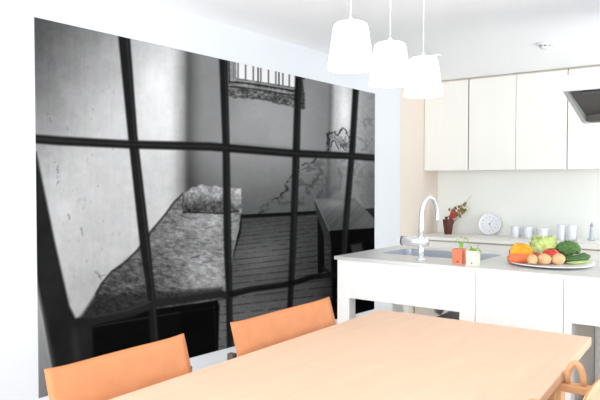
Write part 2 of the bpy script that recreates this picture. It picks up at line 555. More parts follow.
put(poly([(76, 324), (92, 318), (217, 300), (219, 306), (216, 420), (60, 420)], 1.0), 0.055 + 0.03 * n2)
put(stroke([(92, 326.5), (150, 317), (214, 307)], 1.4, 0.8) * 0.55, 0.24)
put(stroke([(214, 306), (216, 360)], 1.2, 0.7) * 0.5, 0.16)
put(poly([(180, 309), (212, 304), (209, 328), (182, 334)], 2) * 0.5, 0.03)
# table at the right
put(poly([(317, 212), (323.5, 216), (324, 272), (317.5, 274)], 0.8), 0.075)
put(stroke([(322, 267.5), (335, 278)], 3.2, 0.8), 0.13)
put(poly([(331, 246), (420, 236), (420, 420), (333, 420)], 1.0), 0.03 + 0.04 * n2)
put(poly([(314.5, 199.8), (329, 230), (331.5, 252), (327, 246), (315.5, 212)], 0.8), 0.20 + 0.06 * n3)
put(poly([(329, 230), (376, 227.5), (376, 250), (331.5, 252)], 0.8), 0.045)
tpv = 0.40 - 0.10 * sst(204, 226, PY) + 0.10 * np.exp(-((PX - 335) / 16) ** 2 - ((PY - 203) / 5) ** 2) + 0.08 * fbm((PX + 0.9 * PY) / 3, (PY - 1.4 * PX) / 30, 71) + 0.07 * sst(340, 370, PX) * sst(212, 224, PY)
put(poly([(314, 198.8), (354, 198), (376, 220.5), (376, 227.8), (329, 230.6)], 0.7), tpv)
put(stroke([(314.5, 199.5), (329.2, 230.8)], 1.0, 0.5) * 0.6, 0.5)
put(poly([(331, 250), (340.5, 250), (341.5, 330), (332.5, 330)], 0.8), 0.05)
put(poly([(350, 245), (361, 243), (363, 252), (352, 254)], 1.5) * 0.6, 0.3)


# the bars in front
def bar(pts, w, dark=0.125, lite=0.26):
    put(stroke(pts, w, 1.35), dark + 0.03 * n2)
    sh = [(x_ + ww * 0.22, y_) for (x_, y_), ww in zip(pts, w)]
    put(stroke(sh, [ww * 0.18 for ww in w], 1.0) * 0.5, lite)


bar([(123, 30), (132.2, 135), (145.2, 250), (151.5, 300), (154.5, 345), (158, 400)], [12, 9.5, 10.4, 7.5, 8.5, 8.5])
bar([(222.6, 50), (225.6, 145), (227.2, 250), (228.5, 290), (230.5, 400)], [8.6, 7.2, 7.6, 6.4, 6.4])
bar([(298, 70), (296, 145), (292.3, 250), (289.6, 304), (288, 400)], [6.4, 7.2, 6.3, 5.2, 5.2])
bar([(355.6, 85), (351.8, 150), (346, 215), (343.8, 250), (341, 330)], [6, 6, 6, 5.6, 5.6])
bar([(20, 137.8), (60, 141), (130, 144.6), (210, 146.6), (293, 153.4), (350, 156), (400, 160)], [9, 8.8, 8, 8.4, 7.6, 6.6, 6.4])
put(stroke([(232, 142.9), (256, 144.6), (290, 148)], 1.4, 0.8) * (0.55 + n3), 0.5)
put(stroke([(40, 135), (125, 140.5), (215, 142.8)], 1.2, 0.8) * 0.35, 0.3)
put(stroke([(60, 325), (90, 321.5), (130, 313), (154, 303.5), (190, 299), (220, 293.8), (226, 295)], [9, 8, 8, 8, 7, 7, 6.5], 1.3) * 0.92, 0.15)
put(stroke([(88, 318), (130, 309.5), (150, 301.5)], 1.6, 1.0) * 0.5, 0.27)
put(stroke([(231, 294), (250, 289.3), (287, 284.2), (296, 282), (312, 277), (334, 275)], [6.4, 6, 5.8, 5.2, 5, 5], 1.0) * 0.95, 0.10)
put(stroke([(234, 291.6), (252, 287), (284, 282.6)], 1.2, 0.8) * 0.5, 0.27)
# the thick near bar at the left and the dark block below it
put(poly([(20, 140), (36, 152), (54.5, 242), (69, 306), (75, 318), (92, 318), (94, 420), (62, 420), (52, 368), (35, 272), (20, 230)], 1.8), 0.135 + 0.06 * n1 + 0.03 * n2)
put(stroke([(34, 276), (44, 318), (53, 366), (60, 400)], [3, 4, 5, 5], 1.5) * 0.55, 0.30)
put(stroke([(74, 330), (78, 380)], [5, 9], 4) * 0.35, 0.27)
put(poly([(20, 262), (33.5, 280), (42, 322), (50, 366), (58, 420), (20, 420)], 1.6), 0.62 + 0.04 * n1 - 0.10 * sst(300, 400, PY))
G = np.clip(G, 0.015, 0.985)
LINV = np.where(G <= 0.04045, G / 12.92, ((G + 0.055) / 1.055) ** 2.4) * 0.81

me = bpy.data.meshes.new('wall_mural')
nvt = (NU + 1) * (NV + 1)
co = np.empty((nvt, 3), np.float32)
MX0 = 0.0045
co[:, 0] = MX0
co[:, 1] = WY.ravel() - 3.4
co[:, 2] = WZ.ravel() - 1.2
ii, jj = np.meshgrid(np.arange(NU), np.arange(NV), indexing='ij')
v00 = (ii * (NV + 1) + jj).ravel()
quads = np.stack([v00, v00 + NV + 1, v00 + NV + 2, v00 + 1], 1)
# a thin edge all round so that the panel has thickness
rim = [i * (NV + 1) for i in range(NU + 1)] + [NU * (NV + 1) + j for j in range(1, NV + 1)] + [i * (NV + 1) + NV for i in range(NU - 1, -1, -1)] + [j for j in range(NV - 1, 0, -1)]
rim = np.array(rim)
back = co[rim].copy()
back[:, 0] = 0.0006
co = np.concatenate([co, back])
bi = nvt + np.arange(len(rim))
side = np.stack([rim, bi, np.roll(bi, -1), np.roll(rim, -1)], 1)
allq = np.concatenate([quads, side]).astype(np.int32)
me.vertices.add(len(co))
me.vertices.foreach_set('co', co.ravel())
me.loops.add(allq.size)
me.loops.foreach_set('vertex_index', allq.ravel())
me.polygons.add(len(allq))
me.polygons.foreach_set('loop_start', np.arange(0, allq.size, 4, dtype=np.int32))
me.update(calc_edges=True)
at_ = me.color_attributes.new('print_ink', 'FLOAT_COLOR', 'POINT')
cc = np.ones((len(co), 4), np.float32)
cc[:nvt, :3] = LINV[:, None]
cc[nvt:, :3] = 0.8
at_.data.foreach_set('color', cc.ravel())
mm = bpy.data.materials.new('printed_wallpaper')
mm.use_nodes = True
_p = mm.node_tree.nodes['Principled BSDF']
_p.inputs['Roughness'].default_value = 0.9
_p.inputs['Specular IOR Level'].default_value = 0.0
_at = mm.node_tree.nodes.new('ShaderNodeAttribute')
_at.attribute_name = 'print_ink'
mm.node_tree.links.new(_at.outputs['Color'], _p.inputs['Base Color'])
me.materials.append(mm)
mural = bpy.data.objects.new('wall_mural', me)
COL.objects.link(mural)
mural.location = (XL, 3.4, 1.2)
tag(mural, 'large black and white wall mural of a prison cell with bed, table and bars', 'wall mural')

# ------------------------------------------------------------ upper cabinets
YC = 6.13
ub = [(-2.925, -2.446, 1, 'narrow white single-door wall cabinet in the corner beside the cream wall', 'left'),
      (-2.438, -1.499, 2, 'white two-door wall cabinet between the corner cabinet and the range hood', 'mid'),
      (-1.495, -0.56, 2, 'white two-door wall cabinet partly hidden behind the range hood', 'right')]
for x0, x1, nd, lab, _ in ub:
    t = thing('wall_cabinet', ((x0 + x1) / 2, YB, 1.475), lab, 'cabinet', 'white upper cabinets on the back wall')
    w = x1 - x0
    new('body', bx(-w / 2 + 0.001, w / 2 - 0.001, YC + 0.022 - YB, -0.001, 0, 0.922, 0.001), M['edge'], t)
    dw = w / nd
    for k in range(nd):
        a = -w / 2 + dw * k
        new('door', bx(a + 0.002, a + dw - 0.002, YC - YB, YC + 0.02 - YB, -0.004, 0.905, 0.002), M['door'], t)

# ------------------------------------------------------------ back counter
YK = 5.86
bt = tag(new('countertop', bx(XL - 0.008, 0.9, YK, YB - 0.002, 0.772, 0.802, 0.003), M['door']),
         'long white countertop running along the back wall', 'countertop')
cab_lab = ['white low kitchen cabinet under the counter, at the corner by the cream wall',
           'white low kitchen cabinet under the counter, below the row of mugs and cups',
           'white low kitchen cabinet under the counter, farthest from the cream wall']
xs = [(-2.92, -1.86), (-1.856, -0.80), (-0.796, 0.26)]
for (x0, x1), lab in zip(xs, cab_lab):
    t = thing('base_cabinet', ((x0 + x1) / 2, YB, 0), lab, 'cabinet', 'white cabinets under the back counter')
    w = x1 - x0
    new('body', bx(-w / 2 + 0.002, w / 2 - 0.002, YK + 0.05 - YB, -0.003, 0.0, 0.771), M['edge'], t)
    new('drawer', bx(-w / 2 + 0.003, w / 2 - 0.003, YK + 0.025 - YB, YK + 0.048 - YB, 0.59, 0.758, 0.003), M['door'], t)
    for k in range(2):
        a = -w / 2 + k * w / 2
        new('door', bx(a + 0.003, a + w / 2 - 0.003, YK + 0.025 - YB, YK + 0.048 - YB, 0.08, 0.584, 0.003), M['door'], t)

# ------------------------------------------------------------ kitchen island
IX0, IX1, IY0, IY1, IZ = -2.360, 0.25, 3.565, 4.47, 0.85
SX0, SX1, SY0, SY1 = -2.20, -1.47, 3.91, 4.32
wt = thing('island_worktop', ((IX0 + IX1) / 2, (IY0 + IY1) / 2, IZ - 0.022),
           'brushed steel worktop of the kitchen island with a sink set into it', 'worktop')
ox, oy, oz = wt.location
bm = bmesh.new()
zt, zb = 0.022, 0.0


def quad_ring(bm, outer, inner, z):
    vo = [bm.verts.new((x - ox, y - oy, z)) for x, y in outer]
    vi = [bm.verts.new((x - ox, y - oy, z)) for x, y in inner]
    for i in range(4):
        j = (i + 1) % 4
        bm.faces.new((vo[i], vo[j], vi[j], vi[i]))
    return vo, vi


outer = [(IX0, IY0), (IX1, IY0), (IX1, IY1), (IX0, IY1)]
inner = [(SX0, SY0), (SX1, SY0), (SX1, SY1), (SX0, SY1)]
a, b = quad_ring(bm, outer, inner, zt)
c, d = quad_ring(bm, outer, inner, zb)
for i in range(4):
    j = (i + 1) % 4
    bm.faces.new((a[i], a[j], c[j], c[i]))
    bm.faces.new((b[i], b[j], d[j], d[i]))
new('top', bm, M['steel'], wt)
bm = bmesh.new()
cx, cy, hx, hy = (SX0 + SX1) / 2 - ox, (SY0 + SY1) / 2 - oy, (SX1 - SX0) / 2, (SY1 - SY0) / 2
rings = []
for ins, z in ((0.0, zt - 0.001), (0.002, -0.10), (0.012, -0.15), (0.04, -0.165)):
    ring = []
    for sx, sy, q in ((1, 1, 0), (-1, 1, 1), (-1, -1, 2), (1, -1, 3)):
        r = 0.035
        for k in range(5):
            an = PI / 2 * (q + k / 4)
            ring.append(bm.verts.new((cx + sx * (hx - ins - r) + r * math.cos(an), cy + sy * (hy - ins - r) + r * math.sin(an), z)))
    rings.append(ring)
for A, B in zip(rings, rings[1:]):
    for i in range(len(A)):
        j = (i + 1) % len(A)
        bm.faces.new((A[i], A[j], B[j], B[i]))
bm.faces.new(rings[-1])
sk = new('sink_basin', bm, M['basin'], wt, smooth=False)
new('drain', lathe([(0.0, 0.003), (0.035, 0.003), (0.045, 0.0), (0.045, -0.004)], 24), M['chrome'], sk, True, loc=(cx, cy, -0.163))

# open left frame under the sink
fr = thing('island_stand', (-1.87, 4.0, 0), 'whitewashed open frame under the sink end of the kitchen island', 'table frame', 'units under the island worktop')


def under(name, parent, m, x0, x1, y0, y1, z0, z1, bev=0.003):
    px, py, _ = parent.location
    return new(name, bx(x0 - px, x1 - px, y0 - py, y1 - py, z0, z1, bev), m, parent)


ZT = IZ - 0.0225
for lx0, lx1 in ((-2.343, -2.248), (-1.474, -1.376)):
    for ly0, ly1 in ((3.578, 3.66), (4.36, 4.45)):
        under('leg', fr, M['isl'], lx0, lx1, ly0, ly1, 0, ZT)
under('apron', fr, M['isl'], -2.252, -1.474, 3.580, 3.602, 0.574, ZT)
under('apron', fr, M['isl'], -2.252, -1.474, 4.42, 4.44, 0.60, ZT)
under('side_rail', fr, M['isl'], -2.345, -2.325, 3.66, 4.36, 0.60, ZT)

# closed unit in the middle
cb = thing('island_cabinet', (-1.12, 4.0, 0), 'closed whitewashed cabinet in the middle of the kitchen island, panel down to the floor', 'cabinet', 'units under the island worktop')
under('body', cb, M['isl'], -1.371, -0.886, 3.602, 4.45, 0, ZT)
under('front_panel', cb, M['isl'], -1.3735, -0.885, 3.579, 3.601, 0.03, ZT, 0.0015)

# open right frame
fr2 = thing('island_stand', (-0.32, 4.0, 0), 'whitewashed open frame with a deep apron below the vegetable platter end of the island', 'table frame', 'units under the island worktop')
for lx0, lx1 in ((-0.882, -0.840), (0.15, 0.235)):
    for ly0, ly1 in ((3.578, 3.66), (4.36, 4.45)):
        under('leg', fr2, M['isl'], lx0, lx1, ly0, ly1, 0, ZT)
under('apron', fr2, M['isl'], -0.840, 0.15, 3.580, 3.602, 0.592, ZT)
under('back_shade_panel', fr2, M['edge'], -0.840, 0.15, 4.42, 4.44, 0.0, ZT)  # added to close the back and shade the inside of the frame
under('side_shade_panel', fr2, M['edge'], 0.19, 0.21, 3.66, 4.36, 0.0, ZT)  # unseen, added to keep side light out of the frame
under('bottom_shelf', fr2, M['edge'], -0.840, 0.19, 3.66, 4.36, 0.06, 0.08)

# under the sink: waste pipe and bin
wp = tag(new('waste_pipe', tube([(-1.85, 4.075, 0.652), (-1.85, 4.075, 0.50), (-1.85, 4.09, 0.45), (-1.85, 4.14, 0.43), (-1.85, 4.19, 0.45), (-1.85, 4.2, 0.50), (-1.85, 4.24, 0.54), (-1.85, 4.30, 0.54), (-1.85, 4.33, 0.5), (-1.85, 4.33, 0.004)], 0.016, 12), M['grey'], smooth=True),
         'grey waste pipe hanging below the sink under the island', 'pipe')
bn = thing('storage_bin', (-1.66, 4.15, 0), 'grey bin standing under the sink in the open island frame', 'bin')
new('tub', prism([(-0.13, 0), (0.13, 0), (0.16, 0.40), (-0.16, 0.40)], 'y', -0.17, 0.17, 0.012), M['grey'], bn)
new('rim', bx(-0.17, 0.17, -0.18, 0.18, 0.401, 0.425, 0.008), M['grey'], bn)

# ------------------------------------------------------------ faucet
fx, fy = -1.79, 3.713
fc = thing('faucet', (fx, fy, IZ), 'tall chrome gooseneck faucet standing beside the island sink', 'faucet')
new('base_flange', lathe([(0, 0), (0.03, 0), (0.03, 0.006), (0.021, 0.012), (0, 0.012)], 24), M['chrome'], fc, True)
new('column', tube([(0, 0, 0.01), (0, 0, 0.10)], 0.0195, 20), M['chrome'], fc, True)
bd = new('mixer_body', lathe([(0, -0.128), (0.029, -0.128), (0.031, -0.124), (0.031, 0.04), (0.028, 0.046), (0, 0.046)], 28, mx=Matrix.Translation((0, 0, 0.118)) @ Matrix.Rotation(PI / 2, 4, 'Y')), M['chrome'], fc, True)
new('ring', lathe([(0.0, -0.1365), (0.0305, -0.1365), (0.0315, -0.134), (0.0315, -0.1285), (0, -0.1285)], 28, mx=Matrix.Translation((0, 0, 0.118)) @ Matrix.Rotation(PI / 2, 4, 'Y')), M['bracket'], bd, True)
new('lever', lathe([(0, -0.152), (0.024, -0.152), (0.027, -0.148), (0.027, -0.137), (0, -0.137)], 24, mx=Matrix.Translation((0, 0, 0.118)) @ Matrix.Rotation(PI / 2, 4, 'Y')), M['plastic'], fc, True)['label'] = 'white lever knob'
sp = [(0, 0, 0.145), (0, 0, 0.20), (0, 0, 0.28)] + [(0, 0.12 - 0.12 * math.cos(PI * k / 14), 0.28 + 0.12 * math.sin(PI * k / 14)) for k in range(1, 15)] + [(0, 0.24, 0.265)]
sp[0] = (0, 0, 0.14)
new('spout', tube(sp, [0.018, 0.0165, 0.0145] + [0.0128] * 14 + [0.0128], 16), M['chrome'], fc, True)
new('spray_tip', tube([(0, 0.24, 0.266), (0, 0.24, 0.235)], [0.0148, 0.014], 16), M['chrome'], fc, True)


# ------------------------------------------------------------ seedlings in pots
def leaf_bm(bm, base, direc, L, W, droop=0.4):
    d = Vector(direc).normalized()
    s = d.cross(Vector((0, 0, 1)))
    s = s.normalized() if s.length > 1e-4 else Vector((1, 0, 0))
    prev = None
    n = 6
    for i in range(n + 1):
        t = i / n
        p = Vector(base) + d * L * t + Vector((0, 0, -droop * L * t * t))
        w = W * math.sin(PI * min(1, 0.08 + t * 0.92)) ** 0.8 * 0.5
        a = bm.verts.new(p + s * w + Vector((0, 0, w * 0.35)))
        m_ = bm.verts.new(p)
        b = bm.verts.new(p - s * w + Vector((0, 0, w * 0.35)))
        if prev:
            bm.faces.new((prev[0], prev[1], m_, a))
            bm.faces.new((prev[1], prev[2], b, m_))
        prev = (a, m_, b)


def potted(x, y, w, h, pm, label, stems):
    t = thing('potted_seedling', (x, y, IZ), label, 'potted plant', 'seedlings in square pots on the island')
    bm = bmesh.new()
    t0, t1 = w / 2 * 0.94, w / 2
    rings = []
    for s_, z in ((t0, 0), (t1, h), (t1 - 0.006, h), (t0 - 0.006, 0.012)):
        rings.append([bm.verts.new((sx * s_, sy * s_, z)) for sx, sy in ((1, 1), (-1, 1), (-1, -1), (1, -1))])
    for A, B in zip(rings, rings[1:]):
        for i in range(4):
            bm.faces.new((A[i], A[(i + 1) % 4], B[(i + 1) % 4], B[i]))
    bm.faces.new(rings[0][::-1])
    bm.faces.new(rings[-1])
    pot = new('pot', bm, pm, t)
    new('vent_hole', lathe([(0, 0.0008), (0.005, 0.0008), (0.005, -0.001)], 12, mx=Matrix.Translation((0.004, -t0 - 0.0012, 0.012)) @ Matrix.Rotation(PI / 2, 4, 'X')), M['hole'], pot)
    new('soil', bx(-t1 + 0.007, t1 - 0.007, -t1 + 0.007, t1 - 0.007, h - 0.02, h - 0.008, 0.003), M['soil'], t)
    for pts, leaves in stems:
        st = new('stem', tube([(p[0], p[1], p[2] + h - 0.01) for p in pts], 0.0022, 8), M['stemg'], t, True)
        for q, (at, dr, L, W) in enumerate(leaves):
            bm = bmesh.new()
            leaf_bm(bm, (at[0], at[1], at[2] + h - 0.01), dr, L, W)
            new('leaf', bm, M['leaf'], st, True)


potted(-1.535, 3.72, 0.068, 0.088, M['orange_pot'], 'small square orange pot with a thin bent seedling on the island', [
    ([(0.0, 0, 0), (0.004, 0.002, 0.03), (-0.004, 0.003, 0.062), (-0.016, 0.0, 0.068), (-0.024, -0.004, 0.056)],
     [((0.005, 0.003, 0.056), (0.35, -0.45, -0.75), 0.034, 0.026), ((0.003, 0.002, 0.045), (0.5, -0.2, 0.75), 0.026, 0.022)]),
    ([(0.012, 0.01, 0), (0.018, 0.014, 0.04), (0.028, 0.02, 0.078)],
     [((0.026, 0.018, 0.082), (0.75, 0.2, -0.6), 0.044, 0.034), ((0.026, 0.018, 0.080), (-0.7, -0.6, 0.35), 0.03, 0.024)])])
potted(-1.435, 3.692, 0.066, 0.086, M['cream_pot'], 'small square cream pot with a leafy seedling on the island', [
    ([(0.0, 0, 0), (-0.012, -0.004, 0.03), (-0.02, -0.01, 0.05), (-0.026, -0.012, 0.058)],
     [((-0.016, -0.006, 0.04), (0.55, 0.1, -0.7), 0.032, 0.026), ((-0.022, -0.01, 0.056), (-0.5, -0.4, 0.5), 0.022, 0.018)]),
    ([(0.01, 0.004, 0), (0.018, 0.01, 0.02), (0.028, 0.014, 0.03)],
     [((0.02, 0.008, 0.024), (0.75, 0.1, -0.5), 0.038, 0.032), ((0.006, -0.004, 0.022), (0.3, -0.7, -0.55), 0.034, 0.032), ((0.0, -0.004, 0.024), (-0.6, -0.5, -0.45), 0.034, 0.03), ((0.024, 0.01, 0.03), (0.3, 0.2, 0.9), 0.024, 0.022)])])

# ------------------------------------------------------------ platter of vegetables
PC = Vector((-1.089, 4.002, IZ))
ANG = math.radians(36.6)
RX = Vector((math.cos(ANG), math.sin(ANG), 0))
FY = Vector((-math.sin(ANG), math.cos(ANG), 0))
pl = new('platter', lathe([(0, 0.004), (0.13, 0.004), (0.14, 0.0), (0.15, 0.0), (0.2, 0.007), (0.255, 0.015), (0.257, 0.018), (0.254, 0.020), (0.2, 0.012), (0.15, 0.008), (0, 0.008)], 64, mx=Matrix.Diagonal((0.95, 1.06, 1, 1))), M['white'], None, True)
pl.location = PC - FY * 0.045
pl.rotation_euler = (0, 0, ANG)
tag(pl, 'large oval white platter loaded with vegetables on the island worktop', 'platter')
Z0 = 0.0085


def on_plate(u, v, z=Z0):
    return PC + RX * u + FY * v + Vector((0, 0, z))


# pumpkin piece: quarter, cut faces towards the room
def pumpkin():
    t = thing('pumpkin_piece', on_plate(-0.142, 0.035), 'piece of cut pumpkin with orange flesh behind the carrot', 'pumpkin', rz=ANG)
    R = 0.074
    bm = bmesh.new()
    bn_, an_ = 16, 14
    a0, a1 = math.radians(8), math.radians(172)
    grid = []
    for i in range(an_ + 1):
        a = a0 + (a1 - a0) * i / an_
        row = []
        for j in range(bn_ + 1):
            e = -PI / 2 + PI * j / bn_
            rr = R * (1 + 0.05 * math.cos(a * 8))
            row.append(bm.verts.new((rr * math.cos(e) * math.cos(a), rr * math.cos(e) * math.sin(a) * 0.62, 0.0565 + 0.0555 * math.sin(e))))
        grid.append(row)
    for i in range(an_):
        for j in range(bn_):
            bm.faces.new((grid[i][j], grid[i + 1][j], grid[i + 1][j + 1], grid[i][j + 1]))
    bmesh.ops.remove_doubles(bm, verts=bm.verts[:], dist=1e-5)
    new('rind', bm, M['rind'], t, True)
    bm = bmesh.new()
    # lumpy flesh: half body slightly inside the rind
    half = blob(0.072, 4, 0.0, 1, (1.0, 0.62, 0.78), 0)
    for v in half.verts:
        if v.co.y < 0:
            n_ = mnoise.noise(Vector((v.co.x * 38, v.co.z * 38, 1.7)))
            dent = 0.022 * math.exp(-((v.co.x) ** 2 + (v.co.z - 0.02) ** 2) / 0.0012)
            v.co.y = v.co.y * 0.22 + n_ * 0.006 + dent
            v.co.z += n_ * 0.018
        v.co.z += 0.0575
        v.co.z = max(v.co.z, 0.001)
    merge(bm, half)
    new('flesh', bm, M['pump'], t, True)


pumpkin()


def carrot():
    t = thing('carrot', on_plate(-0.183, -0.06, Z0 + 0.031), 'thick orange carrot lying at the edge of the platter', 'carrot', rz=ANG + 0.12)
    pts, rad = [], []
    for k in range(15):
        s_ = k / 14
        pts.append((-0.075 + 0.16 * s_, 0, 0.002 * math.sin(s_ * 4)))
        rad.append(0.031 * (1 - 0.25 * s_) * (0.6 + 0.4 * min(1, 6 * s_)) * (1 if s_ < 0.92 else 0.75) * (1 + 0.02 * math.sin(k * 5)))
    new('root', tube(pts, rad, 18), M['carrot'], t, True)
    new('crown', tube([(-0.075, 0, 0), (-0.079, 0, 0.001)], [0.009, 0.006], 10), M['brstem'], t, True)


carrot()


def lettuce():
    t = thing('lettuce', on_plate(0.03, 0.13), 'head of pale green frilly lettuce at the back of the platter', 'lettuce', rz=ANG)
    rnd = random.Random(5)
    new('heart', blob(0.068, 3, 0.12, 4, (1.15, 1, 0.92), 3.1, mx=Matrix.Translation((0, 0, 0.066))), M['lrib'], t, True)
    bm = bmesh.new()
    for q in range(17):
        az = q * 2.399
        tilt = 0.25 + 1.0 * (q / 17)
        L, W = 0.10 + 0.03 * rnd.random(), 0.10
        nu, nv = 10, 10
        g = []
        for i in range(nu + 1):
            s_ = i / nu
            row = []
            for j in range(nv + 1):
                w_ = (j / nv - 0.5) * 2
                width = W * (0.25 + 0.75 * math.sin(PI * (0.12 + 0.72 * s_)))
                ruff = 0.010 * s_ * (abs(w_) ** 1.2 + 0.35 * s_) * math.sin(9 * w_ + 13 * s_ + q * 1.7)
                a2 = w_ * width / 0.16
                r_ = 0.030 + 0.050 * math.sin(min(1.0, s_ * 1.1) * PI * 0.55) * (0.45 + 0.55 * math.sin(tilt)) + ruff
                z_ = 0.012 + (0.138 - 0.06 * math.sin(tilt) * (q / 17)) * s_ + ruff * 0.6
                x_ = r_ * math.cos(a2 * 1.15) * 1.0
                y_ = r_ * math.sin(a2 * 1.15) * 1.15
                row.append(bm.verts.new((x_ * math.cos(az) - y_ * math.sin(az), x_ * math.sin(az) + y_ * math.cos(az), max(0.001, z_))))
            g.append(row)
        for i in range(nu):
            for j in range(nv):
                bm.faces.new((g[i][j], g[i + 1][j], g[i + 1][j + 1], g[i][j + 1]))
    new('leaves', bm, M['lettuce'], t, True)


lettuce()


def broccoli():
    t = thing('broccoli', on_plate(0.166, 0.077), 'round head of dark green broccoli at the back of the platter', 'broccoli', rz=ANG)
    st = tube([(-0.03, -0.03, 0.012), (-0.01, -0.01, 0.03), (0, 0, 0.055)], [0.016, 0.02, 0.03], 12)
    tube([(-0.005, 0, 0.03), (-0.035, 0.01, 0.06)], [0.012, 0.016], 10, st)
    tube([(0.0, 0, 0.03), (0.035, 0.005, 0.058)], [0.012, 0.016], 10, st)
    new('stalk', st, M['brstem'], t, True)
    rnd = random.Random(11)
    bm = blob(0.05, 3, 0.15, 5, (1.15, 1, 0.85), 2, mx=Matrix.Translation((0, 0, 0.075)))
    for k in range(64):
        zf = 1 - 1.35 * (k + 0.5) / 64
        a = k * 2.39996
        rr = math.sqrt(max(0, 1 - zf * zf))
        p = Vector((0.060 * rr * math.cos(a), 0.052 * rr * math.sin(a), 0.07 + 0.043 * zf))
        blob(0.013 + 0.005 * rnd.random(), 2, 0.35, 6, (1, 1, 1), k * 1.3, bm, Matrix.Translation(p))
    new('florets', bm, M['brocc'], t, True)


broccoli()


def tomato(u, v, r, z, label):
    t = thing('tomato', on_plate(u, v, Z0 + z), label, 'tomato', 'tomatoes on the platter', rz=0.7 + u * 9)
    prof = [(0, 0.0)] + [(r * math.sin(PI * k / 16) * (1 + 0.04 * math.sin(PI * k / 16)), r * 0.88 * (1 - math.cos(PI * k / 16)) - (0.10 * r * math.exp(-((16 - k) / 2.2) ** 2))) for k in range(1, 16)] + [(0, r * 1.64)]
    new('fruit', lathe(prof, 28), M['tomato'], t, True)
    bm = bmesh.new()
    for k in range(5):
        a = k * 2 * PI / 5
        leaf_bm(bm, (0, 0, r * 1.66), (math.cos(a), math.sin(a), 0.25), r * 0.6, r * 0.22, 0.2)
    cl = new('calyx', bm, M['calyx'], t, True)
    cl['label'] = 'green calyx'


tomato(0.024, -0.006, 0.05, 0.0, 'larger round red tomato in front of the lettuce')
tomato(-0.064, 0.0, 0.034, 0.0, 'smaller red tomato half hidden between carrot and larger tomato')


def potato(u, v, r, sc, seed, label):
    o = new('potato', blob(r, 4, 0.16, 1.7, sc, seed), M['potato'], None, True)
    o.location = on_plate(u, v, Z0 + r * sc[2] * 0.94)
    o.rotation_euler = (0.05, 0.0, ANG + seed)
    tag(o, label, 'potato', 'potatoes on the platter')


potato(-0.124, -0.102, 0.034, (0.95, 0.9, 0.92), 0.4, 'small round potato lying next to the carrot tip')
potato(-0.052, -0.098, 0.04, (1.05, 0.92, 0.85), 1.9, 'speckled potato in the middle of the three potatoes')
potato(0.034, -0.092, 0.037, (1.12, 0.95, 0.88), 3.3, 'oblong potato lying next to the cucumbers')


def cucumber(p0, p1, p2, r, label):
    t = thing('cucumber', p0, label, 'cucumber', 'cucumbers on the platter')
    pts, rad = [], []
    p0, p1, p2 = Vector(p0), Vector(p1), Vector(p2)
    for k in range(17):
        s_ = k / 16
        pts.append(p0 * (1 - s_) ** 2 + p1 * 2 * s_ * (1 - s_) + p2 * s_ ** 2 - p0)
        rad.append(r * min(1, 0.45 + 4 * s_, 0.5 + 5 * (1 - s_)))
    new('fruit', tube(pts, rad, 16), M['cuke'], t, True)
    d = (pts[-1] - pts[-2]).normalized()
    new('stalk_end', tube([pts[-1], pts[-1] + d * 0.008], [r * 0.45, r * 0.25], 10), M['brstem'], t, True)


cucumber(on_plate(0.078, -0.05, Z0 + 0.0195), on_plate(0.17, -0.06, Z0 + 0.021), on_plate(0.258, -0.01, Z0 + 0.040), 0.019, 'dark green cucumber lying along the rim nearest the room')
cucumber(on_plate(0.088, -0.008, Z0 + 0.018), on_plate(0.18, -0.014, Z0 + 0.024), on_plate(0.256, 0.033, Z0 + 0.046), 0.0175, 'dark green cucumber tucked between broccoli and the other cucumber')
blab = ['pale green bean pod beside the oblong potato', 'pale green bean pod between the two others', 'pale green bean pod closest to the rim']
for k in range(3):
    a0_ = on_plate(0.085 + 0.008 * k, -0.092 - 0.014 * k, Z0 + 0.009 + 0.001 * k)
    pts = [on_plate(0.085 + 0.008 * k + s_ * 0.14, -0.088 - 0.016 * k + 0.03 * s_ + 0.006 * math.sin(PI * s_), Z0 + 0.0085 + 0.0005 * k + 0.010 * s_ * s_) - a0_ for s_ in [i / 8 for i in range(9)]]
    o = new('bean_pod', tube(pts, [0.003, 0.006, 0.007, 0.0072, 0.007, 0.007, 0.0066, 0.005, 0.002], 10, squash=0.8), M['bean'], None, True)
    o.location = a0_
    tag(o, blab[k], 'bean', 'green bean pods on the platter')

# ------------------------------------------------------------ things on the back counter
CZ = 0.8025
v = thing('vase', (-2.712, 6.27, CZ), 'dark maroon tapered vase on the back counter holding dried flowers', 'vase')
new('body', lathe([(0, 0), (0.036, 0), (0.038, 0.004), (0.058, 0.152), (0.056, 0.155), (0.053, 0.152), (0.034, 0.01), (0, 0.01)], 32), M['maroon'], v, True)
db = thing('dried_bouquet', (-2.712, 6.27, CZ + 0.012), 'coral flower and dried twigs leaning out of the maroon vase', 'dried flowers')
bm = bmesh.new()
rnd = random.Random(3)
for k in range(22):
    a = k * 2.4
    sp_ = 0.25 + 0.5 * rnd.random()
    d_ = Vector((0.75 + 0.5 * math.cos(a), 0.3 + 0.5 * math.sin(a), 0.95 + 0.35 * rnd.random())).normalized()
    leaf_bm(bm, Vector((0.012, 0.006, 0.125)), d_, 0.115 + 0.05 * rnd.random(), 0.06, 0.1)
new('flower', bm, M['coral'], db, True)
new('curled_petal', blob(0.017, 2, 0.3, 3, (1.1, 1, 0.9), 4, mx=Matrix.Translation((-0.018, -0.005, 0.160))), M['maroon'], db, True)
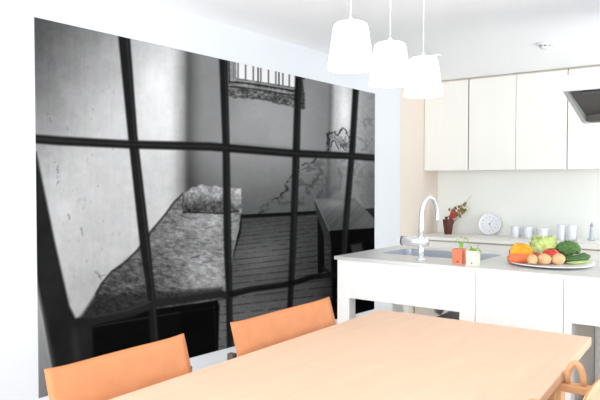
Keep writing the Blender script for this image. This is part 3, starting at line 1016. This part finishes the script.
for k, (dx_, dy_, L) in enumerate(((0.80, 0.35, 0.45), (0.70, 0.2, 0.34), (0.40, 0.3, 0.31), (0.10, 0.1, 0.27), (0.95, 0.2, 0.33))):
    pts = []
    for i in range(9):
        s_ = i / 8
        pts.append(Vector((0.008 + dx_ * L * s_ ** 1.25 * 0.62, dy_ * L * s_ * 0.4 + 0.006 * math.sin(k + 5 * s_), 0.01 + L * s_ * (1 - 0.16 * dx_))))
    tw = new('twig', tube(pts, [0.003 - 0.0018 * i / 8 for i in range(9)], 6), M['twig'], db, True)
    bm = bmesh.new()
    for q in range(9 if k else 7):
        b_ = pts[5 + (q % 3)] if k else pts[5 + (q % 2)]
        off = Vector((rnd.uniform(-0.018, 0.018), rnd.uniform(-0.02, 0.02), rnd.uniform(-0.012, 0.014)))
        blob(0.0095 + 0.005 * rnd.random(), 1, 0.4, 3, (1, 1, 1.3), q * 1.1 + k, bm, Matrix.Translation(b_ + off))
    new('buds', bm, M['bud'], tw, True)

# clock leaning on the wall
ck = thing('clock', (-2.318, 6.40, CZ), 'round white clock with faint grey dots leaning against the back wall', 'clock')
R_ = 0.116
ck.rotation_euler = (math.radians(-12), 0, math.radians(6))
MX = Matrix.Translation((0, 0, R_)) @ Matrix.Rotation(PI / 2, 4, 'X')
new('rim', lathe([(0, -0.014), (R_ - 0.006, -0.014), (R_, -0.008), (R_, 0.012), (R_ - 0.006, 0.018), (R_ - 0.014, 0.012), (R_ - 0.016, 0.006), (0, 0.006)], 56, mx=MX), M['white'], ck, True)
new('dial', lathe([(0, 0.008), (R_ - 0.018, 0.008), (R_ - 0.018, 0.0055)], 48, mx=MX), M['cupw'], ck)
for k in range(12):
    a = k * PI / 6
    new('hour_mark', lathe([(0, 0.0095), (0.0058, 0.0095), (0.0058, 0.0075)], 10, mx=MX @ Matrix.Translation((0.074 * math.cos(a), 0.074 * math.sin(a), 0))), M['ink'], ck)
new('hub', lathe([(0, 0.013), (0.006, 0.013), (0.007, 0.0085)], 14, mx=MX), M['inkd'], ck)
hm = bx(-0.0022, 0.0022, -0.052, -0.005, 0.0098, 0.0112)
bmesh.ops.transform(hm, matrix=MX @ Matrix.Rotation(math.radians(25), 4, 'Z'), verts=hm.verts[:])
new('hand', hm, M['ink'], ck)
hm = bx(-0.0018, 0.0018, 0.005, 0.06, 0.0098, 0.0112)
bmesh.ops.transform(hm, matrix=MX @ Matrix.Rotation(math.radians(-40), 4, 'Z'), verts=hm.verts[:])
new('hand', hm, M['ink'], ck)


def mug(x, y, label):
    t = thing('mug', (x, y, CZ), label, 'mug', 'white mugs on the back counter', rz=math.radians(20))
    new('cup', lathe([(0, 0), (0.04, 0), (0.045, 0.005), (0.047, 0.112), (0.0455, 0.114), (0.044, 0.112), (0.042, 0.008), (0, 0.008)], 32), M['cupw'], t, True)
    new('handle', tube([(0.045 + 0.034 * math.sin(PI * k / 12), 0, 0.057 + 0.034 * math.cos(PI * k / 12)) for k in range(13)], 0.0065, 10), M['cupw'], t, True)
    return t


mug(-2.015, 6.30, 'white mug next to the round clock')
mug(-1.888, 6.29, 'white mug beside the white milk bowl')
bo = new('flared_cup', lathe([(0, 0), (0.032, 0), (0.034, 0.004), (0.058, 0.098), (0.062, 0.106), (0.059, 0.107), (0.031, 0.008), (0, 0.008)], 32), M['white'], None, True)
bo.location = (-1.745, 6.28, CZ)
tag(bo, 'flared white cup without handle between the mugs and the tall cups', 'cup')
for x, lab in ((-1.582, 'tall plain white cup standing closer to the flared white cup'), (-1.488, 'tall plain white cup standing closer to the tray')):
    o = new('tall_cup', lathe([(0, 0), (0.036, 0), (0.04, 0.004), (0.04, 0.142), (0.038, 0.145), (0.036, 0.142), (0.036, 0.008), (0, 0.008)], 32), M['cupw'], None, True)
    o.location = (x, 6.30, CZ)
    tag(o, lab, 'cup', 'tall white cups on the back counter')
tr = new('tray', prism([(-0.12, 0), (0.12, 0), (0.135, 0.016), (0.128, 0.016), (0.115, 0.007), (-0.115, 0.007), (-0.128, 0.016), (-0.135, 0.016)], 'y', -0.08, 0.08), M['white'])
tr.location = (-1.29, 6.30, CZ)
tag(tr, 'shallow white tray on the back counter holding a glass bottle', 'tray')
gb = thing('glass_bottle', (-1.315, 6.30, CZ + 0.0075), 'small clear glass bottle standing on the white tray', 'bottle')
new('body', lathe([(0, 0), (0.032, 0), (0.034, 0.004), (0.03, 0.02), (0.019, 0.04), (0.016, 0.10), (0.012, 0.118), (0.012, 0.13), (0.010, 0.13), (0.010, 0.118), (0.013, 0.1), (0.016, 0.04), (0.027, 0.018), (0.03, 0.006), (0, 0.006)], 28), M['glass'], gb, True)
new('stopper', lathe([(0, 0.131), (0.014, 0.131), (0.014, 0.142), (0.007, 0.15), (0.009, 0.16), (0, 0.164)], 20), M['grey'], gb, True)

# ------------------------------------------------------------ range hood above the island
hd = thing('range_hood', (-0.5, 4.2, 1.73), 'white range hood with a sloping dark underside hanging above the island', 'range hood')
HX0, HX1 = -0.96 + 0.5, 0.25 + 0.5


def hz(pts):
    return [(y - 4.2, z - 1.73) for y, z in pts]


new('front_panel', bx(HX0, HX1, 3.80 - 4.2, 3.825 - 4.2, 1.868 - 1.73, 1.962 - 1.73, 0.004), M['hoodw'], hd)
new('canopy', prism(hz([(3.825, 1.962), (4.44, 1.962), (4.44, 1.90), (3.825, 1.90)]), 'x', HX0 + 0.003, HX1 - 0.003), M['hoodw'], hd)
prof = hz([(3.825, 1.90), (4.44, 1.90), (4.44, 1.75), (4.40, 1.728), (4.29, 1.728), (3.825, 1.868)])
new('side_cheek', prism(prof, 'x', HX0, HX0 + 0.022, 0.002), M['hoodt'], hd)
new('side_cheek', prism(prof, 'x', HX1 - 0.022, HX1, 0.002), M['hoodt'], hd)
new('filter', prism(hz([(3.83, 1.885), (4.28, 1.775), (4.28, 1.785), (3.83, 1.895)]), 'x', HX0 + 0.022, HX1 - 0.022), M['hoodd'], hd)
new('light_bar', bx(HX0 + 0.09, HX1 - 0.09, 3.87 - 4.2, 3.89 - 4.2, 1.852 - 1.73, 1.868 - 1.73, 0.003), M['hoodd'], hd)
new('back_box', bx(HX0 + 0.022, HX1 - 0.022, 4.29 - 4.2, 4.43 - 4.2, 1.735 - 1.73, 1.899 - 1.73, 0.004), M['hoodd'], hd)
new('duct', bx(-0.12 + 0.2, 0.12 + 0.2, 4.1 - 4.2, 4.34 - 4.2, 1.9625 - 1.73, CEIL - 1.73 - 0.0005, 0.003), M['hoodw'], hd)

# ------------------------------------------------------------ ceiling fixtures
sd = thing('smoke_detector', (-1.372, 4.955, CEIL), 'small white smoke detector with dark slots on the ceiling', 'smoke detector')
new('base', lathe([(0, -0.0005), (0.062, -0.0005), (0.06, -0.014), (0.05, -0.016), (0, -0.016)], 32), M['plastic'], sd, True)
new('dome', lathe([(0.043, -0.0165), (0.043, -0.032), (0.034, -0.042), (0, -0.044)], 28), M['plastic'], sd, True)
for k in range(8):
    a = k * PI / 4 + 0.2
    s_ = bx(-0.009, 0.009, -0.002, 0.002, -0.031, -0.021)
    bmesh.ops.transform(s_, matrix=Matrix.Rotation(a, 4, 'Z') @ Matrix.Translation((0, -0.0425, 0)), verts=s_.verts[:])
    new('vent_slot', s_, M['sensor'], sd)
dl = thing('downlight', (-2.25, 4.885, CEIL), 'small round recessed downlight in the ceiling behind the last pendant', 'ceiling light')
new('trim_ring', lathe([(0.04, -0.0005), (0.058, -0.0005), (0.056, -0.006), (0.042, -0.008), (0.04, -0.004)], 32), M['plastic'], dl, True)
new('lens', lathe([(0, -0.003), (0.0395, -0.003), (0.0395, -0.0008)], 28), M['shade'], dl, True)

# ------------------------------------------------------------ pendant lamps
plab = ['white cone pendant lamp hanging nearest the camera over the table',
        'white cone pendant lamp hanging in the middle of the row of three',
        'white cone pendant lamp hanging farthest from the camera, nearest the kitchen']
lamp0 = None
for k, (ly, lz) in enumerate(((1.712, 1.708), (1.977, 1.692), (2.242, 1.682))):
    if lamp0 is None:
        t = lamp0 = thing('pendant_lamp', (-1.072, ly, lz), plab[k], 'lamp', 'white pendant lamps over the dining table')
        H_ = 0.147
        new('lamp_shade', lathe([(0.013, H_), (0.045, H_ - 0.002), (0.053, H_ - 0.008), (0.056, H_ - 0.02), (0.0735, 0.002), (0.0725, 0.0), (0.070, 0.003), (0.053, H_ - 0.022), (0.043, H_ - 0.007), (0.013, H_ - 0.005)], 48), M['shade'], t, True)
        new('socket', lathe([(0, H_ + 0.02), (0.004, H_ + 0.018), (0.009, H_ + 0.004), (0.0125, H_ - 0.03), (0, H_ - 0.03)], 20), M['plastic'], t, True)
        new('bulb', blob(0.026, 3, sc=(1, 1, 1.15), mx=Matrix.Translation((0, 0, H_ - 0.062))), M['bulb'], t, True)
        new('cord', tube([(0, 0, H_ + 0.024), (0.001, 0, 0.4), (0, 0.001, CEIL - 1.708 - 0.02)], 0.0022, 8), M['cordm'], t, True)
        new('canopy', lathe([(0, CEIL - 1.708 - 0.001), (0.045, CEIL - 1.708 - 0.001), (0.043, CEIL - 1.708 - 0.018), (0.01, CEIL - 1.708 - 0.026), (0, CEIL - 1.708 - 0.026)], 28), M['plastic'], t, True)
    else:
        t = copy_tree(lamp0)
        t.location = (-1.075, ly, lz)
        t['label'] = plab[k]
        for ch in t.children:
            if ch.name.split('.')[0] in ('canopy',):
                ch.location.z = 1.708 - lz

# ------------------------------------------------------------ dining table
tb = thing('dining_table', (-1.08, 1.9, 0), 'long pale beech dining table in front of the kitchen island', 'table')


def T(x, y):
    return (x + 1.08, y - 1.9)


top = prism([T(-1.578, 0.98), T(-0.495, 0.98), T(-0.588, 2.846), T(-1.586, 2.822)], 'z', 0.665, 0.7, 0.004)
new('tabletop', top, [M['table']], tb)
for lx, ly in ((-1.50, 2.72), (-0.70, 2.72), (-1.50, 1.08), (-0.66, 1.08)):
    x_, y_ = T(lx, ly)
    new('leg', prism([(x_ - 0.032, y_ - 0.032), (x_ + 0.032, y_ - 0.032), (x_ + 0.032, y_ + 0.032), (x_ - 0.032, y_ + 0.032)], 'z', 0, 0.664, 0.004), M['wood'], tb)
for x0, x1, y0, y1 in ((-1.462, -0.74, 2.705, 2.728), (-1.462, -0.70, 1.07, 1.093), (-1.512, -1.49, 1.115, 2.685), (-0.692, -0.67, 1.115, 2.685)):
    a_, b_ = T(x0, y0), T(x1, y1)
    new('apron', bx(a_[0], b_[0], a_[1], b_[1], 0.60, 0.664, 0.003), M['wood'], tb)


# ------------------------------------------------------------ armchairs
def chair(x, y, w, rz, label, leather, name='dining_chair', top_z=0.79, soft=0.008, arms=False):
    """Origin on the floor under the top edge of the back; local +x towards the table."""
    t = thing(name, (x, y, 0), label, 'chair', 'leather backed chairs around the dining table', rz)
    h = w / 2
    # leather back: reclined, slightly hollow sheet with soft edges
    zt_, zb_ = top_z, 0.46
    nu, nv = 24, 16
    thick = 0.016

    def bp(u, v_, s_):
        yy = -h + w * u
        zz = zb_ + (zt_ - zb_) * v_
        rec = 0.105 * (1 - v_) - 0.012 * math.sin(PI * u)
        pinch = min(1.0, 0.35 + 9 * min(u, 1 - u), 0.35 + 9 * min(v_, 1 - v_))
        corner = soft * (abs(2 * u - 1) ** 6)
        return Vector((rec + s_ * thick * 0.5 * pinch, yy, zz + corner * v_))
    bm = bmesh.new()
    F = [[bm.verts.new(bp(i / nu, j / nv, 1)) for j in range(nv + 1)] for i in range(nu + 1)]
    B = [[bm.verts.new(bp(i / nu, j / nv, -1)) for j in range(nv + 1)] for i in range(nu + 1)]
    for i in range(nu):
        for j in range(nv):
            bm.faces.new((F[i][j], F[i + 1][j], F[i + 1][j + 1], F[i][j + 1]))
            bm.faces.new((B[i][j], B[i][j + 1], B[i + 1][j + 1], B[i + 1][j]))
    for i in range(nu):
        for j in (0, nv):
            bm.faces.new((F[i][j], B[i][j], B[i + 1][j], F[i + 1][j]))
    for j in range(nv):
        for i in (0, nu):
            bm.faces.new((F[i][j], F[i][j + 1], B[i][j + 1], B[i][j]))
    bk = new('backrest', bm, leather, t, True)
    pts = [bp(0, v_ / 14, 0) for v_ in range(15)] + [bp(u_ / 20, 1, 0) for u_ in range(1, 20)] + [bp(1, 1 - v_ / 14, 0) for v_ in range(15)]
    new('piping', tube(pts, 0.0028, 8), M['piping'], bk, True)
    # frame
    for s_ in (-1, 1):
        y_ = s_ * (h - 0.045)
        new('leg', tube([(-0.02, y_, 0), (0.02, y_, 0.2), (0.075, y_, 0.43), (0.055 if top_z < 0.75 else 0.045, y_, 0.58), (0.022 if top_z < 0.75 else -0.006, y_, top_z - 0.035)], [0.015, 0.017, 0.018, 0.014, 0.009], 12), M['wood'], t, True)
        new('leg', tube([(0.50, y_, 0), (0.49, y_, 0.2), (0.475, y_, 0.43)], [0.015, 0.017, 0.018], 12), M['wood'], t, True)
        new('side_rail', tube([(0.075, y_, 0.40), (0.475, y_, 0.40)], 0.014, 10), M['wood'], t, True)
        br = bx(-0.012, 0.02, -0.012, 0.012, -0.026, 0.026, 0.003)
        if arms:
            br.free()
            continue
        new('bracket', br, M['bracket'], t, loc=(0.008, s_ * (h + 0.006), 0.655))['label'] = 'dark bracket at the back edge'
    # seat
    new('seat', bx(0.06, 0.50, -h + 0.05, h - 0.05, 0.425, 0.462, 0.014, 3), leather, t, True)
    new('back_rail', tube([(0.075, -h + 0.045, 0.40), (0.075, h - 0.045, 0.40)], 0.013, 10), M['wood'], t, True)
    new('front_rail', tube([(0.475, -h + 0.045, 0.40), (0.475, h - 0.045, 0.40)], 0.013, 10), M['wood'], t, True)
    return t


chair(-1.705, 1.308, 0.548, 0.0, 'tan leather chair by the mural, nearer the camera, partly cut by the picture edge', M['leather'])
chair(-1.69, 2.163, 0.69, 0.0, 'tan leather chair by the mural, tucked under the table nearer the island', M['leather'])
rc = chair(-0.385, 2.045, 0.53, PI, 'tan armchair with bent wooden arms, at the table side away from the mural', M['lit_leather'], 'dining_armchair', 0.795, -0.03, True)
# its bent wooden arms (local +x is towards the table)
for s_ in (-1, 1):
    y_ = s_ * 0.235
    am = prism([(0.03, 0.632), (0.235, 0.632), (0.242, 0.64), (0.242, 0.655), (0.235, 0.66), (0.03, 0.66)], 'y', y_ - 0.022, y_ + 0.022, 0.004)
    new('arm', am, M['wood'], rc)
    new('arm_support', tube([(0.21, y_, 0.631), (0.22, y_, 0.56), (0.26, y_, 0.48), (0.40, y_, 0.43)], [0.013, 0.014, 0.014, 0.014], 10), M['wood'], rc, True)
    new('bent_loop', tube([(0.136 + 0.027 * math.cos(PI * k / 12), y_, 0.661 + 0.07 * math.sin(PI * k / 12)) for k in range(13)], 0.011, 10), M['wood'], rc, True)
